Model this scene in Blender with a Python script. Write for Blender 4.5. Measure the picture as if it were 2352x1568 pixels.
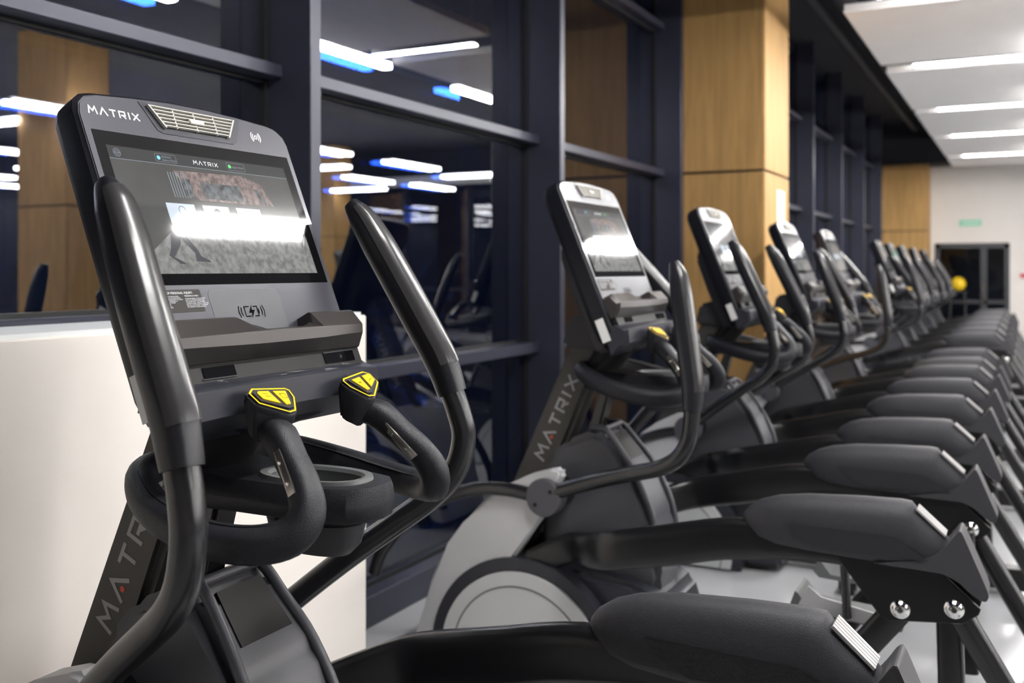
import bpy, bmesh, math, random
from mathutils import Vector, Matrix
random.seed(7)
scene = bpy.context.scene
for o in list(bpy.data.objects):
    bpy.data.objects.remove(o)
COL = scene.collection

# ------------------------------------------------------------------ camera
H = 1.55                                    # lens height
YAW = math.atan((2355 - 1176) / 2287.0)     # row direction vanishes at the right frame edge
cam = bpy.data.cameras.new('camera')
cam.sensor_width = 36.0
cam.lens = 35.0
cam.shift_y = -(784 - 617) / 2352.0
cam.clip_start = 0.02
cam.dof.use_dof = True
cam.dof.focus_distance = 1.95
cam.dof.aperture_fstop = 3.2
cam_o = bpy.data.objects.new('camera', cam)
COL.objects.link(cam_o)
cam_o.location = (0, 0, H)
cam_o.rotation_euler = (math.radians(90), 0, YAW)
scene.camera = cam_o

# ------------------------------------------------------------------ world / view
world = bpy.data.worlds.new('night'); scene.world = world
world.use_nodes = True
world.node_tree.nodes['Background'].inputs[0].default_value = (0.004, 0.005, 0.009, 1)
world.node_tree.nodes['Background'].inputs[1].default_value = 1.0
scene.view_settings.view_transform = 'Standard'
scene.view_settings.look = 'None'
scene.view_settings.gamma = 1.0
scene.view_settings.use_curve_mapping = False
scene.view_settings.exposure = 0.98
LAMP = 60.0                                 # emission of the linear LED lamps

# ------------------------------------------------------------------ materials
MATS = {}
def mat(name, col, rough=0.5, metal=0.0, spec=0.5, bump=0.0, bscale=300, vary=0.0, vscale=6,
        emit=None, estr=1.0, coat=0.0, kind='noise', stretch=(1, 1, 1), ior=None):
    m = bpy.data.materials.new(name); m.use_nodes = True
    nt = m.node_tree; b = nt.nodes['Principled BSDF']
    b.inputs['Base Color'].default_value = (*col, 1)
    b.inputs['Roughness'].default_value = rough
    b.inputs['Metallic'].default_value = metal
    b.inputs['Specular IOR Level'].default_value = spec
    b.inputs['Coat Weight'].default_value = coat
    b.inputs['Coat Roughness'].default_value = 0.08
    if ior: b.inputs['IOR'].default_value = ior
    if emit:
        b.inputs['Emission Color'].default_value = (*emit, 1)
        b.inputs['Emission Strength'].default_value = estr
    tc = nt.nodes.new('ShaderNodeTexCoord'); mp = nt.nodes.new('ShaderNodeMapping')
    nt.links.new(tc.outputs['Object'], mp.inputs['Vector'])
    mp.inputs['Scale'].default_value = stretch
    if vary > 0:
        n = nt.nodes.new('ShaderNodeTexNoise'); n.inputs['Scale'].default_value = vscale
        n.inputs['Detail'].default_value = 5
        nt.links.new(mp.outputs[0], n.inputs['Vector'])
        r = nt.nodes.new('ShaderNodeValToRGB')
        r.color_ramp.elements[0].position = 0.3; r.color_ramp.elements[1].position = 0.7
        r.color_ramp.elements[0].color = (*[c * (1 - vary) for c in col], 1)
        r.color_ramp.elements[1].color = (*[min(1, c * (1 + vary)) for c in col], 1)
        nt.links.new(n.outputs['Fac'], r.inputs['Fac'])
        nt.links.new(r.outputs['Color'], b.inputs['Base Color'])
    if bump > 0:
        if kind == 'noise':
            n2 = nt.nodes.new('ShaderNodeTexNoise'); n2.inputs['Detail'].default_value = 2
        else:
            n2 = nt.nodes.new('ShaderNodeTexVoronoi')
            n2.inputs['Randomness'].default_value = 0.0
        n2.inputs['Scale'].default_value = bscale
        nt.links.new(mp.outputs[0], n2.inputs['Vector'])
        bp = nt.nodes.new('ShaderNodeBump'); bp.inputs['Strength'].default_value = bump
        bp.inputs['Distance'].default_value = 0.002
        nt.links.new(n2.outputs[0], bp.inputs['Height'])
        nt.links.new(bp.outputs[0], b.inputs['Normal'])
    MATS[name] = m
    return m

mat('tray_plastic', (0.011, 0.0112, 0.0155), 0.5, spec=0.4, bump=0.35, bscale=420, vary=0.15, vscale=60)
mat('knurled_plastic', (0.016, 0.016, 0.019), 0.5, bump=0.7, bscale=260, kind='voronoi')
mat('shell_plastic', (0.006, 0.0065, 0.011), 0.45, spec=0.3, bump=0.1, bscale=500)
mat('shell_back', (0.030, 0.030, 0.034), 0.5, bump=0.1, bscale=500)
mat('grip_rubber', (0.014, 0.014, 0.018), 0.34, spec=0.4, bump=0.08, bscale=350)
mat('grip_insert', (0.040, 0.039, 0.041), 0.24, bump=0.04, bscale=350)
mat('black_tube', (0.012, 0.012, 0.014), 0.27, spec=0.6, vary=0.1)
mat('beam_paint', (0.006, 0.006, 0.007), 0.3, spec=0.5)
mat('face_silver', (0.043, 0.043, 0.056), 0.34, metal=0.25, bump=0.03, bscale=900, coat=0.6)
mat('ledge_brown', (0.044, 0.038, 0.037), 0.34, metal=0.3, bump=0.04, bscale=900)
mat('lip_grey', (0.024, 0.025, 0.034), 0.36, spec=0.4, bump=0.04, bscale=700)
mat('port_black', (0.006, 0.0055, 0.0055), 0.55, spec=0.35)
mat('mast_bronze', (0.072, 0.067, 0.063), 0.55, metal=0.3, bump=0.05, bscale=700)
mat('mast_letters', (0.33, 0.33, 0.33), 0.5)
mat('white_print', (0.80, 0.80, 0.80), 0.5)
mat('black_print', (0.006, 0.006, 0.008), 0.8, spec=0.0)
mat('red_dot', (0.75, 0.06, 0.03), 0.4)
mat('fairing_grey', (0.50, 0.50, 0.51), 0.38, vary=0.03)
mat('pod_grey', (0.060, 0.060, 0.070), 0.40, bump=0.06, bscale=700)
mat('cover_plastic', (0.026, 0.0255, 0.031), 0.55, bump=0.35, bscale=380, vary=0.12, vscale=90)
mat('cover_smooth', (0.046, 0.045, 0.050), 0.48, bump=0.05, bscale=500)
mat('cover_strip', (0.42, 0.41, 0.41), 0.35, metal=0.2)
mat('chrome', (0.75, 0.74, 0.72), 0.1, metal=1.0)
mat('steel_plate', (0.42, 0.39, 0.35), 0.3, metal=1.0)
mat('yellow', (0.95, 0.58, 0.0), 0.42)
mat('pad_black', (0.02, 0.02, 0.021), 0.45)
mat('cup_grey', (0.12, 0.125, 0.125), 0.42)
mat('cup_dark', (0.02, 0.021, 0.021), 0.3)
mat('vent_ivory', (0.55, 0.53, 0.48), 0.45)
mat('sticker_grey', (0.055, 0.051, 0.049), 0.6, spec=0.08)
mat('charge_pad', (0.046, 0.047, 0.058), 0.4, bump=0.1, bscale=700, coat=0.4)
mat('bezel_glass', (0.004, 0.004, 0.005), 0.04, spec=0.5, ior=1.6)
mat('disc_grey', (0.52, 0.53, 0.53), 0.35)
mat('label_white', (0.75, 0.75, 0.73), 0.5)
# picture elements of the lit display
def emi(name, col, s=1.0, noise=0, nscale=40):
    m = mat(name, (0.004, 0.004, 0.004), 0.045, ior=1.6, emit=col, estr=s)
    if noise:
        nt = m.node_tree; b = nt.nodes['Principled BSDF']
        tc = nt.nodes.new('ShaderNodeTexCoord')
        n = nt.nodes.new('ShaderNodeTexNoise'); n.inputs['Scale'].default_value = nscale
        n.inputs['Detail'].default_value = 8
        nt.links.new(tc.outputs['Object'], n.inputs['Vector'])
        r = nt.nodes.new('ShaderNodeValToRGB')
        r.color_ramp.elements[0].position = 0.35; r.color_ramp.elements[1].position = 0.65
        r.color_ramp.elements[0].color = (*[c * (1 - noise) for c in col], 1)
        r.color_ramp.elements[1].color = (*[c * (1 + noise) for c in col], 1)
        nt.links.new(n.outputs['Fac'], r.inputs['Fac'])
        nt.links.new(r.outputs['Color'], b.inputs['Emission Color'])
emi('display_dark', (0.050, 0.050, 0.049), 1.0, 0.15, 6)
emi('display_header', (0.030, 0.030, 0.031))
emi('display_line', (0.16, 0.18, 0.20))
emi('display_white', (0.62, 0.64, 0.66))
emi('display_card', (0.36, 0.41, 0.46))
emi('display_ink', (0.05, 0.05, 0.055))
emi('display_brick', (0.13, 0.10, 0.095), 1.0, 0.5, 90)
emi('display_window', (0.06, 0.065, 0.07), 1.0, 0.7, 60)
emi('display_road', (0.13, 0.13, 0.127), 1.0, 0.28, 70)
emi('display_blue', (0.15, 0.45, 0.6))
emi('display_green', (0.1, 0.5, 0.12))

def wood(name, col, seed=0):
    m = bpy.data.materials.new(name); m.use_nodes = True
    nt = m.node_tree; b = nt.nodes['Principled BSDF']
    tc = nt.nodes.new('ShaderNodeTexCoord'); mp = nt.nodes.new('ShaderNodeMapping')
    nt.links.new(tc.outputs['Object'], mp.inputs['Vector'])
    mp.inputs['Scale'].default_value = (9, 9, 0.7); mp.inputs['Location'].default_value = (seed, seed, seed)
    n = nt.nodes.new('ShaderNodeTexNoise'); n.inputs['Scale'].default_value = 2.2
    n.inputs['Detail'].default_value = 8; n.inputs['Distortion'].default_value = 0.6
    nt.links.new(mp.outputs[0], n.inputs['Vector'])
    r = nt.nodes.new('ShaderNodeValToRGB')
    r.color_ramp.elements[0].position = 0.3; r.color_ramp.elements[1].position = 0.72
    r.color_ramp.elements[0].color = (*[c * 0.80 for c in col], 1)
    r.color_ramp.elements[1].color = (*[c * 1.15 for c in col], 1)
    nt.links.new(n.outputs['Fac'], r.inputs['Fac']); nt.links.new(r.outputs['Color'], b.inputs['Base Color'])
    b.inputs['Roughness'].default_value = 0.62; b.inputs['Specular IOR Level'].default_value = 0.25
    MATS[name] = m
wood('oak_panel', (0.46, 0.27, 0.10))
wood('oak_panel_pale', (0.46, 0.27, 0.10), 3)
mat('frame_slate', (0.040, 0.042, 0.064), 0.36, metal=0.3, vary=0.06, vscale=2)
mat('gasket_black', (0.004, 0.004, 0.005), 0.6)
mat('wall_paint', (0.74, 0.70, 0.66), 0.7, vary=0.02, vscale=2)
mat('parapet_paint', (0.80, 0.75, 0.70), 0.6, vary=0.02, vscale=2)
mat('parapet_cap', (0.66, 0.68, 0.68), 0.5)
mat('ceiling_dark', (0.006, 0.006, 0.010), 0.8, vary=0.3, vscale=1.5)
mat('pipe_dark', (0.016, 0.016, 0.02), 0.6)
mat('raft_white', (0.90, 0.88, 0.86), 0.75, vary=0.015, vscale=3)
mat('raft_edge', (0.62, 0.60, 0.58), 0.7)
mat('lamp_body', (0.25, 0.25, 0.26), 0.4)
mat('floor_tile', (0.44, 0.445, 0.46), 0.14, vary=0.05, vscale=1.2)
mat('door_frame', (0.035, 0.036, 0.042), 0.4)
mat('paper', (0.72, 0.73, 0.76), 0.7)
mat('paper_ink', (0.30, 0.31, 0.34), 0.7)
mat('exit_green', (0.22, 0.62, 0.42), 0.5)
mat('sign_red', (0.6, 0.08, 0.10), 0.5)
mat('ball_yellow', (0.75, 0.5, 0.01), 0.35)
mat('lamp_white', (1, 1, 1), 0.5, emit=(1.0, 0.985, 0.965), estr=LAMP)
mat('lamp_hall', (1, 1, 1), 0.5, emit=(1.0, 0.985, 0.965), estr=LAMP*0.36)

def glass(name, tint, refl, ior):
    m = bpy.data.materials.new(name); m.use_nodes = True
    nt = m.node_tree; nt.nodes.clear()
    out = nt.nodes.new('ShaderNodeOutputMaterial'); mix = nt.nodes.new('ShaderNodeMixShader')
    tr = nt.nodes.new('ShaderNodeBsdfTransparent'); gl = nt.nodes.new('ShaderNodeBsdfGlossy')
    fr = nt.nodes.new('ShaderNodeFresnel'); fr.inputs['IOR'].default_value = ior
    tr.inputs[0].default_value = (*tint, 1); gl.inputs[0].default_value = (*refl, 1)
    gl.inputs['Roughness'].default_value = 0.0
    # only the face turned to the viewer mirrors; the far face of the same pane just lets light through
    ge = nt.nodes.new('ShaderNodeNewGeometry'); sub = nt.nodes.new('ShaderNodeMath'); sub.operation = 'SUBTRACT'
    sub.use_clamp = True
    nt.links.new(fr.outputs[0], sub.inputs[0]); nt.links.new(ge.outputs['Backfacing'], sub.inputs[1])
    nt.links.new(sub.outputs[0], mix.inputs[0]); nt.links.new(tr.outputs[0], mix.inputs[1])
    nt.links.new(gl.outputs[0], mix.inputs[2]); nt.links.new(mix.outputs[0], out.inputs[0])
    MATS[name] = m
glass('glass_inner', (0.9, 0.92, 0.95), (0.94, 0.96, 1.0), 2.5)
glass('glass_outer', (0.55, 0.6, 0.7), (0.02, 0.09, 0.55), 2.2)
glass('door_glass', (0.7, 0.75, 0.8), (0.9, 0.9, 0.9), 1.5)

# ------------------------------------------------------------------ mesh helpers
def finish(name, bm, m, parent=None, loc=(0, 0, 0), smooth=None):
    bmesh.ops.recalc_face_normals(bm, faces=bm.faces)
    me = bpy.data.meshes.new(name)
    if smooth is not None:
        for f_ in bm.faces: f_.smooth = True
        for e in bm.edges:
            if len(e.link_faces) == 2 and e.calc_face_angle(0) > math.radians(smooth): e.smooth = False
    bm.to_mesh(me); bm.free()
    me.materials.append(MATS[m])
    o = bpy.data.objects.new(name, me); COL.objects.link(o)
    o.location = loc
    if parent: o.parent = parent
    return o
def box(bm, x0, x1, y0, y1, z0, z1):
    v = [bm.verts.new(p) for p in ((x0,y0,z0),(x1,y0,z0),(x1,y1,z0),(x0,y1,z0),(x0,y0,z1),(x1,y0,z1),(x1,y1,z1),(x0,y1,z1))]
    for q in ((0,3,2,1),(4,5,6,7),(0,1,5,4),(1,2,6,5),(2,3,7,6),(3,0,4,7)): bm.faces.new([v[i] for i in q])
def boxo(name, dims, m, parent=None, bev=0.0, seg=2, loc=(0, 0, 0)):
    bm = bmesh.new(); box(bm, *dims)
    if bev: bmesh.ops.bevel(bm, geom=list(bm.edges), offset=bev, segments=seg, affect='EDGES')
    return finish(name, bm, m, parent, loc, 40 if bev else None)
def prism(bm, prof, y0, y1, fn=None):
    """closed XZ profile extruded from y0 to y1"""
    a = [bm.verts.new((x, y0, z)) for x, z in prof]; b = [bm.verts.new((x, y1, z)) for x, z in prof]
    n = len(prof)
    bm.faces.new(a[::-1]); bm.faces.new(b)
    for i in range(n): bm.faces.new([a[i], a[(i+1) % n], b[(i+1) % n], b[i]])
def prismo(name, prof, y0, y1, m, parent=None, bev=0.0, seg=2):
    bm = bmesh.new(); prism(bm, prof, y0, y1)
    if bev:
        bmesh.ops.bevel(bm, geom=list(bm.edges), offset=bev, segments=seg, affect='EDGES', clamp_overlap=True)
    return finish(name, bm, m, parent, smooth=35)
def catmull(pts, n=6):
    P = [Vector(p) for p in pts]; out = []
    for i in range(len(P) - 1):
        p0 = P[max(i-1, 0)]; p1 = P[i]; p2 = P[i+1]; p3 = P[min(i+2, len(P)-1)]
        for k in range(n):
            t = k / n
            out.append(0.5*((2*p1) + (p2-p0)*t + (2*p0-5*p1+4*p2-p3)*t*t + (3*p1-p0-3*p2+p3)*t**3))
    out.append(P[-1]); return out
def tube(bm, pts, rad, seg=14, up=(0, 1, 0), sq=2.0, pt=False):
    """swept super-ellipse; rad = r or list of (ru, rv): rv along up"""
    P = [Vector(p) for p in pts]; n = len(P); rings = []; last = None
    for i, p in enumerate(P):
        t = (P[min(i+1, n-1)] - P[max(i-1, 0)]).normalized()
        u = last if (pt and last is not None) else Vector(up); v = (u - t * u.dot(t))
        if v.length < 1e-4: v = Vector((1, 0, 0)) - t * t.x
        v.normalize(); w = t.cross(v); last = v.copy()
        r = rad if not isinstance(rad, list) else rad[i]
        ru, rv = (r, r) if not isinstance(r, tuple) else r
        ring = []
        for k in range(seg):
            a = 2*math.pi*k/seg; c, s = math.cos(a), math.sin(a)
            c2 = math.copysign(abs(c)**(2/sq), c); s2 = math.copysign(abs(s)**(2/sq), s)
            ring.append(bm.verts.new(p + w*ru*c2 + v*rv*s2))
        rings.append(ring)
    for a, b in zip(rings, rings[1:]):
        for k in range(seg): bm.faces.new([a[k], a[(k+1) % seg], b[(k+1) % seg], b[k]])
    bm.faces.new(rings[0][::-1]); bm.faces.new(rings[-1])
def tubeo(name, pts, rad, m, parent=None, seg=14, up=(0, 1, 0), sq=2.0, loc=(0, 0, 0), pt=False):
    bm = bmesh.new(); tube(bm, pts, rad, seg, up, sq, pt)
    return finish(name, bm, m, parent, loc, 50)
def lathe_y(bm, cx, cz, prof, seg=32):
    """profile [(y, r)] revolved about an axis parallel to Y"""
    rings = []
    for y, r in prof:
        rings.append([bm.verts.new((cx + r*math.cos(2*math.pi*k/seg), y, cz + r*math.sin(2*math.pi*k/seg))) for k in range(seg)])
    for a, b in zip(rings, rings[1:]):
        for k in range(seg): bm.faces.new([a[k], a[(k+1) % seg], b[(k+1) % seg], b[k]])
    bm.faces.new(rings[0][::-1]); bm.faces.new(rings[-1])
def lerp_list(vals, n):
    out = []
    for i in range(n):
        t = i*(len(vals)-1)/(n-1); k = min(int(t), len(vals)-2); f_ = t-k
        a, b = vals[k], vals[k+1]
        out.append(tuple(a[j]*(1-f_)+b[j]*f_ for j in range(len(a))))
    return out
def tag(o, label, cat, group=None, kind=None):
    if label: o['label'] = label
    if cat: o['category'] = cat
    if group: o['group'] = group
    if kind: o['kind'] = kind
    return o
def struct(o):
    o['kind'] = 'structure'; return o
def empty(name, loc):
    o = bpy.data.objects.new(name, None); COL.objects.link(o); o.location = loc; o.empty_display_size = 0.2
    return o
DETAIL = set()       # parts too small to show on the far copies

# stroke lettering in the geometric style of the machines: (polylines in a unit box)
GLYPH = {
 'M': ([[(0,0),(0.16,1),(0.5,0.42),(0.84,1),(1,0)]], 1.25),
 'A': ([[(0,0),(0.5,1),(1,0)]], 1.15),
 'T': ([[(0,0.94),(1,0.94)], [(0.5,0.94),(0.5,0)]], 1.0),
 'R': ([[(0.06,0),(0.06,0.94),(0.94,0.94),(0.94,0.42),(0.3,0.42)], [(0.55,0.42),(0.98,0)]], 1.0),
 'I': ([[(0.5,0),(0.5,1)]], 0.3),
 'X': ([[(0,0),(1,1)], [(0,1),(1,0)]], 1.05)}
def strokes_bm(bm, lines, w, fn):
    for ln in lines:
        pts = [Vector((p[0], p[1])) for p in ln]
        closed = (pts[0]-pts[-1]).length < 1e-9
        n = len(pts); L = []; R_ = []
        for i, p in enumerate(pts):
            if closed and i in (0, n-1): d1 = (pts[0]-pts[-2]).normalized(); d2 = (pts[1]-pts[0]).normalized()
            else:
                d1 = (p-pts[i-1]).normalized() if i > 0 else (pts[i+1]-p).normalized()
                d2 = (pts[i+1]-p).normalized() if i < n-1 else d1
            t = d1+d2
            if t.length < 1e-6: t = d1
            t.normalize(); nn = Vector((-t.y, t.x)); k = 1/max(0.45, nn.dot(Vector((-d1.y, d1.x))))
            L.append(p+nn*w*0.5*k); R_.append(p-nn*w*0.5*k)
        vl = [bm.verts.new(fn(q.x, q.y)) for q in L]; vr = [bm.verts.new(fn(q.x, q.y)) for q in R_]
        for i in range(n-1): bm.faces.new([vl[i], vl[i+1], vr[i+1], vr[i]])
def word_lines(word, height, lw):
    x = 0; out = []
    for ch in word:
        g, w = GLYPH[ch]
        for ln in g: out.append([(x+px*w*height, py*height) for px, py in ln])
        x += (w+0.42)*height
    return out, x-0.42*height
def font_mesh(name, text, size, mname, parent, mtx):
    cu = bpy.data.curves.new(name, 'FONT'); cu.body = text; cu.size = size; cu.space_line = 1.05
    to = bpy.data.objects.new(name, cu); COL.objects.link(to)
    dg = bpy.context.evaluated_depsgraph_get()
    me = bpy.data.meshes.new_from_object(to.evaluated_get(dg))
    bpy.data.objects.remove(to); bpy.data.curves.remove(cu)
    me.transform(mtx); me.materials.clear(); me.materials.append(MATS[mname])
    o = bpy.data.objects.new(name, me); COL.objects.link(o)
    if parent: o.parent = parent
    return o

# ================================================================== SETTING
XF, XG, XT = -2.38, -2.606, -2.512      # mullion front, glass, transom front
YE = 21.8                               # end wall
ZC = 4.42                               # dark ceiling
XR = 17.0                               # far side of the hall
Y0 = -7.0
struct(boxo('floor', (-2.9, XR, Y0, YE, -0.12, 0.0), 'floor_tile'))
struct(boxo('ceiling', (-2.9, XR, Y0, YE, ZC, ZC+0.15), 'ceiling_dark'))
struct(boxo('wall_right', (XR, XR+0.15, Y0, YE+0.2, 0, ZC), 'frame_slate'))
struct(boxo('wall_back', (-2.9, XR, Y0-0.15, Y0, 0, ZC), 'wall_paint'))
# end wall with a doorway
DX0, DX1, DZ = -1.62, -0.27, 2.06
bm = bmesh.new()
box(bm, -2.9, DX0, YE, YE+0.2, 0, ZC); box(bm, DX1, 3.4, YE, YE+0.2, 0, ZC); box(bm, DX0, DX1, YE, YE+0.2, DZ, ZC)
struct(finish('wall_end', bm, 'wall_paint'))
wg = struct(boxo('wall_end_glazed', (3.4, XR, YE+0.02, YE+0.2, ZC-.12, ZC), 'frame_slate'))
for k in range(8):
    xx = 3.4+k*1.9
    boxo('mullion', (xx, xx+.07, YE-.12, YE+.12, 0, ZC), 'frame_slate', wg)
    boxo('window_pane', (xx+.07, xx+1.9, YE+.05, YE+.06, 0.1, ZC), 'glass_inner', wg)
boxo('transom', (3.4, XR, YE-.05, YE+.1, 1.0, 1.06), 'frame_slate', wg)
boxo('fascia', (3.4, XR, YE-.95, YE-.91, 3.60, 3.84), 'parapet_cap', wg)
# bulkhead below the ceiling along the end wall
struct(boxo('trim_1', (-2.9, XR, YE-0.9, YE-.002, 3.60, ZC), 'ceiling_dark'))
for k, (xa, za, r) in enumerate(((-1.9, 4.25, 0.06), (-1.55, 4.15, 0.09), (-0.9, 4.28, 0.05))):
    struct(tubeo('trim_%d' % (k+2), [(xa, 5.5, za), (xa, 21, za)], r, 'pipe_dark'))

# curtain wall: mullions, transoms and double panes
wall = struct(boxo('wall_left', (-2.80, XG-0.02, Y0, YE, ZC-0.12, ZC), 'frame_slate'))
wall['kind'] = 'structure'
fins = [-3.80, -1.53, 0.72, 2.97, 5.224, 7.49, 8.55, 10.75, 12.95, 15.15, 17.4, 19.65, 21.75]
FW = 0.064
for y in fins:
    boxo('mullion', (XG-0.13, XF, y, y+FW, 0, ZC), 'frame_slate', wall, 0.004, 1)
    boxo('gasket', (XG-0.005, XG+0.02, y-0.018, y+FW+0.018, 0.02, ZC), 'gasket_black', wall)
levels = [(0.0, 0.135), (1.065, 1.125), (2.275, 2.327), (3.42, 3.475)]
for a, b in zip(fins, fins[1:]):
    if abs(a-7.49) < 0.01: continue
    for li, (z0, z1) in enumerate(levels):
        if li == 1 and a < 2.9: z0, z1 = 1.345, 1.406
        boxo('transom', (XG-0.05, XT, a+FW, b, z0, z1), 'frame_slate', wall, 0.004, 1)
        boxo('gasket', (XG-0.005, XG+0.012, a+FW, b, z0-0.014, z1+0.014), 'gasket_black', wall)
    boxo('window_pane', (XG-0.008, XG, a+FW, b, 0.06, ZC-0.1), 'glass_inner', wall)
    boxo('window_pane', (XG-0.118, XG-0.110, a+FW, b, 0.06, ZC-0.1), 'glass_outer', wall)

# low white parapet in front of the first bays
pw = struct(boxo('wall_parapet', (-2.42, -2.09, -6.9, 2.92, 0, 1.385), 'parapet_paint', None, 0.004))
boxo('parapet_cap', (-2.40, -2.10, -6.88, 2.90, 1.385, 1.3965), 'parapet_cap', pw)

# oak clad pillars
def pillar(name, x0, x1, y0, y1, label):
    r = empty(name, ((x0+x1)/2, (y0+y1)/2, 0)); cx, cy = (x0+x1)/2, (y0+y1)/2
    boxo('core', (x0+.02-cx, x1-.02-cx, y0+.02-cy, y1-.02-cy, 0, ZC), 'gasket_black', r)
    for z0, z1 in ((0.0, 0.985), (1.0, 2.285), (2.305, ZC-0.01)):
        boxo('panel', (x0-cx, x1-.012-cx, y0-cy, y0+.018-cy, z0, z1), 'oak_panel', r, .002, 1)
        boxo('panel', (x1-.018-cx, x1-cx, y0+.004-cy, y1-.004-cy, z0, z1), 'oak_panel', r, .002, 1)
        boxo('panel', (x0-cx, x1-.012-cx, y1-.018-cy, y1-cy, z0, z1), 'oak_panel', r, .002, 1)
        boxo('panel', (x0-cx, x0+.018-cx, y0+.004-cy, y1-.004-cy, z0, z1), 'oak_panel', r, .002, 1)
    struct(r); r['label'] = label
    return r
pillar('pillar', -2.55, -1.746, 7.55, 8.40, 'oak clad pillar between the dark window bays with a paper notice on its side')
pillar('pillar', -2.55, -1.70, 21.0, 21.78, 'oak clad pillar in the corner beside the white end wall')
for i, (px, py) in enumerate(((4.75, 7.95), (9.0, 18.6), (13.5, 15.5))):
    pillar('pillar', px, px+0.85, py, py+0.62, 'oak clad pillar mirrored in the dark window glass')

# acoustic rafts and LED lamps
RZ = 3.50
def lamp(x0, x1, y0, y1, z, label, group, flush=False, twin=False, seen=False):
    ext = '' if seen else '_offscreen'
    cx, cy = (x0+x1)/2, (y0+y1)/2
    r = empty('linear_lamp'+ext, (cx, cy, z)); top = -.022 if flush else .022
    if twin:
        for o_ in (-.085, .085):
            dx, dy = (o_, 0) if (y1-y0) > (x1-x0) else (0, o_)
            boxo('diffuser'+ext, (x0-cx+dx, x1-cx+dx, y0-cy+dy, y1-cy+dy, -0.03, top), 'lamp_hall', r)
    else: boxo('diffuser'+ext, (x0-cx, x1-cx, y0-cy, y1-cy, -0.03, top), 'lamp_white', r)
    boxo('housing', (x0-.004-cx, x1+.004-cx, y0-.004-cy, y1+.004-cy, top, 0.05), 'lamp_body', r)
    tag(r, label, 'lamp', group); return r
ORD = ['first', 'second', 'third', 'fourth', 'fifth', 'sixth', 'seventh', 'eighth', 'ninth', 'tenth']
gaps = [-0.60, 2.12, 4.85, 7.56, 10.30, 13.27, 16.0, 18.92]
edges = [(-3.0, -0.80), (-0.42, 1.92), (2.32, 4.66), (5.05, 7.32), (7.89, 10.12), (10.50, 13.13), (13.40, 15.9), (16.1, 18.78), (19.06, 20.7)]
for k, (a, b) in enumerate(edges):
    r = empty('acoustic_raft', (1.0, (a+b)/2, RZ))
    boxo('panel', (-2.23, -.86, -(b-a)/2, (b-a)/2, 0, 0.012), 'raft_white', r)
    boxo('edge_frame', (-2.225, -.865, -(b-a)/2+.005, (b-a)/2-.005, 0.012, 0.06), 'raft_white', r)
    for xx in (-2.0, -1.1):
        tubeo('hanger', [(xx, 0, 0.06), (xx, 0, ZC-RZ)], 0.006, 'lamp_body', r, 6)
    tag(r, 'white acoustic raft under the dark ceiling, %s counted from the end wall' % ORD[len(edges)-1-k], 'ceiling panel', 'white ceiling rafts')
for k, g in enumerate(gaps):
    if g > 0 and g != 4.85: lamp(-0.95, 0.10, g-0.045, g+0.045, RZ+.03, 'linear white lamp in the %s gap between rafts, counted from the end wall' % ORD[len(gaps)-1-k], 'lamps in the raft gaps', True, seen=g > 9)
for k in range(-1, 6):
    lamp(0.20, 0.295, 3.82+2.72*k, 5.25+2.72*k, RZ, 'linear white lamp beside the rafts parallel to the machine row, %s from the end wall' % ORD[5-k], 'lamps beside the rafts')
rr = random.Random(3)
for xi in range(6):
    for yi in range(11):
        x = 4.2+xi*2.1+rr.uniform(-.3, .3); y = -3.2+yi*2.2+rr.uniform(-.3, .3)
        if y < 0.8: continue
        if (xi+yi) % 3 == 0: lamp(x-.7, x+.7, y-.03, y+.03, 3.35, 'linear lamp hung under the dark hall ceiling', 'hall lamps', twin=True)
        else:
            lamp(x-.03, x+.03, y-.75, y+.75, 3.35, 'linear lamp hung under the dark hall ceiling', 'hall lamps', twin=True)

# end wall door, signs, ball, notice
dr = empty('door_1', ((DX0+DX1)/2, YE, 0)); struct(dr)
dx0, dx1 = DX0-(DX0+DX1)/2, DX1-(DX0+DX1)/2
bm = bmesh.new()
box(bm, dx0, dx0+.09, -.02, .1, 0, DZ); box(bm, dx1-.09, dx1, -.02, .1, 0, DZ); box(bm, dx0, dx1, -.02, .1, DZ-.10, DZ)
finish('door_frame', bm, 'door_frame', dr)
ym = dx0+(dx1-dx0)*0.66
bm = bmesh.new()
box(bm, ym-.06, ym+.06, 0, .08, 0, DZ-.1); box(bm, dx0+.09, dx1-.09, 0, .08, 0, .14); box(bm, dx0+.09, dx1-.09, 0, .08, .86, .93)
finish('door_leaf', bm, 'door_frame', dr)
boxo('door_glass', (dx0+.09, ym-.06, .03, .045, .14, DZ-.1), 'door_glass', dr)
boxo('door_glass', (ym+.06, dx1-.09, .03, .045, .14, DZ-.1), 'door_glass', dr)
tubeo('door_handle', [(ym-.02, -.05, .85), (ym-.02, -.05, 1.25)], .014, 'chrome', dr, 8)
struct(boxo('wall_corridor', (-3.2, 1.5, YE+3.0, YE+3.1, 0, 3), 'frame_slate'))
struct(boxo('floor_corridor', (-3.2, 1.5, YE+.2, YE+3.0, -.12, 0), 'floor_tile'))
ball = bmesh.new(); bmesh.ops.create_uvsphere(ball, u_segments=24, v_segments=14, radius=.14)
bo = finish('exercise_ball', ball, 'ball_yellow', None, (-1.18, YE-.32, 1.2475), 80)
tag(bo, 'small yellow exercise ball resting on the stand by the end wall door', 'ball')
st = empty('ball_stand', (-1.18, YE-.32, 0))
for sx, sy in ((-.12, -.12), (.12, -.12), (-.12, .12), (.12, .12)):
    tubeo('leg', [(sx*1.4, sy*1.4, 0), (sx, sy, 1.1)], .014, 'black_tube', st, 8)
boxo('shelf', (-.17, .17, -.17, .17, 1.09, 1.105), 'pad_black', st)
tag(st, 'thin black stand carrying a yellow ball beside the end wall door', 'stand')
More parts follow.
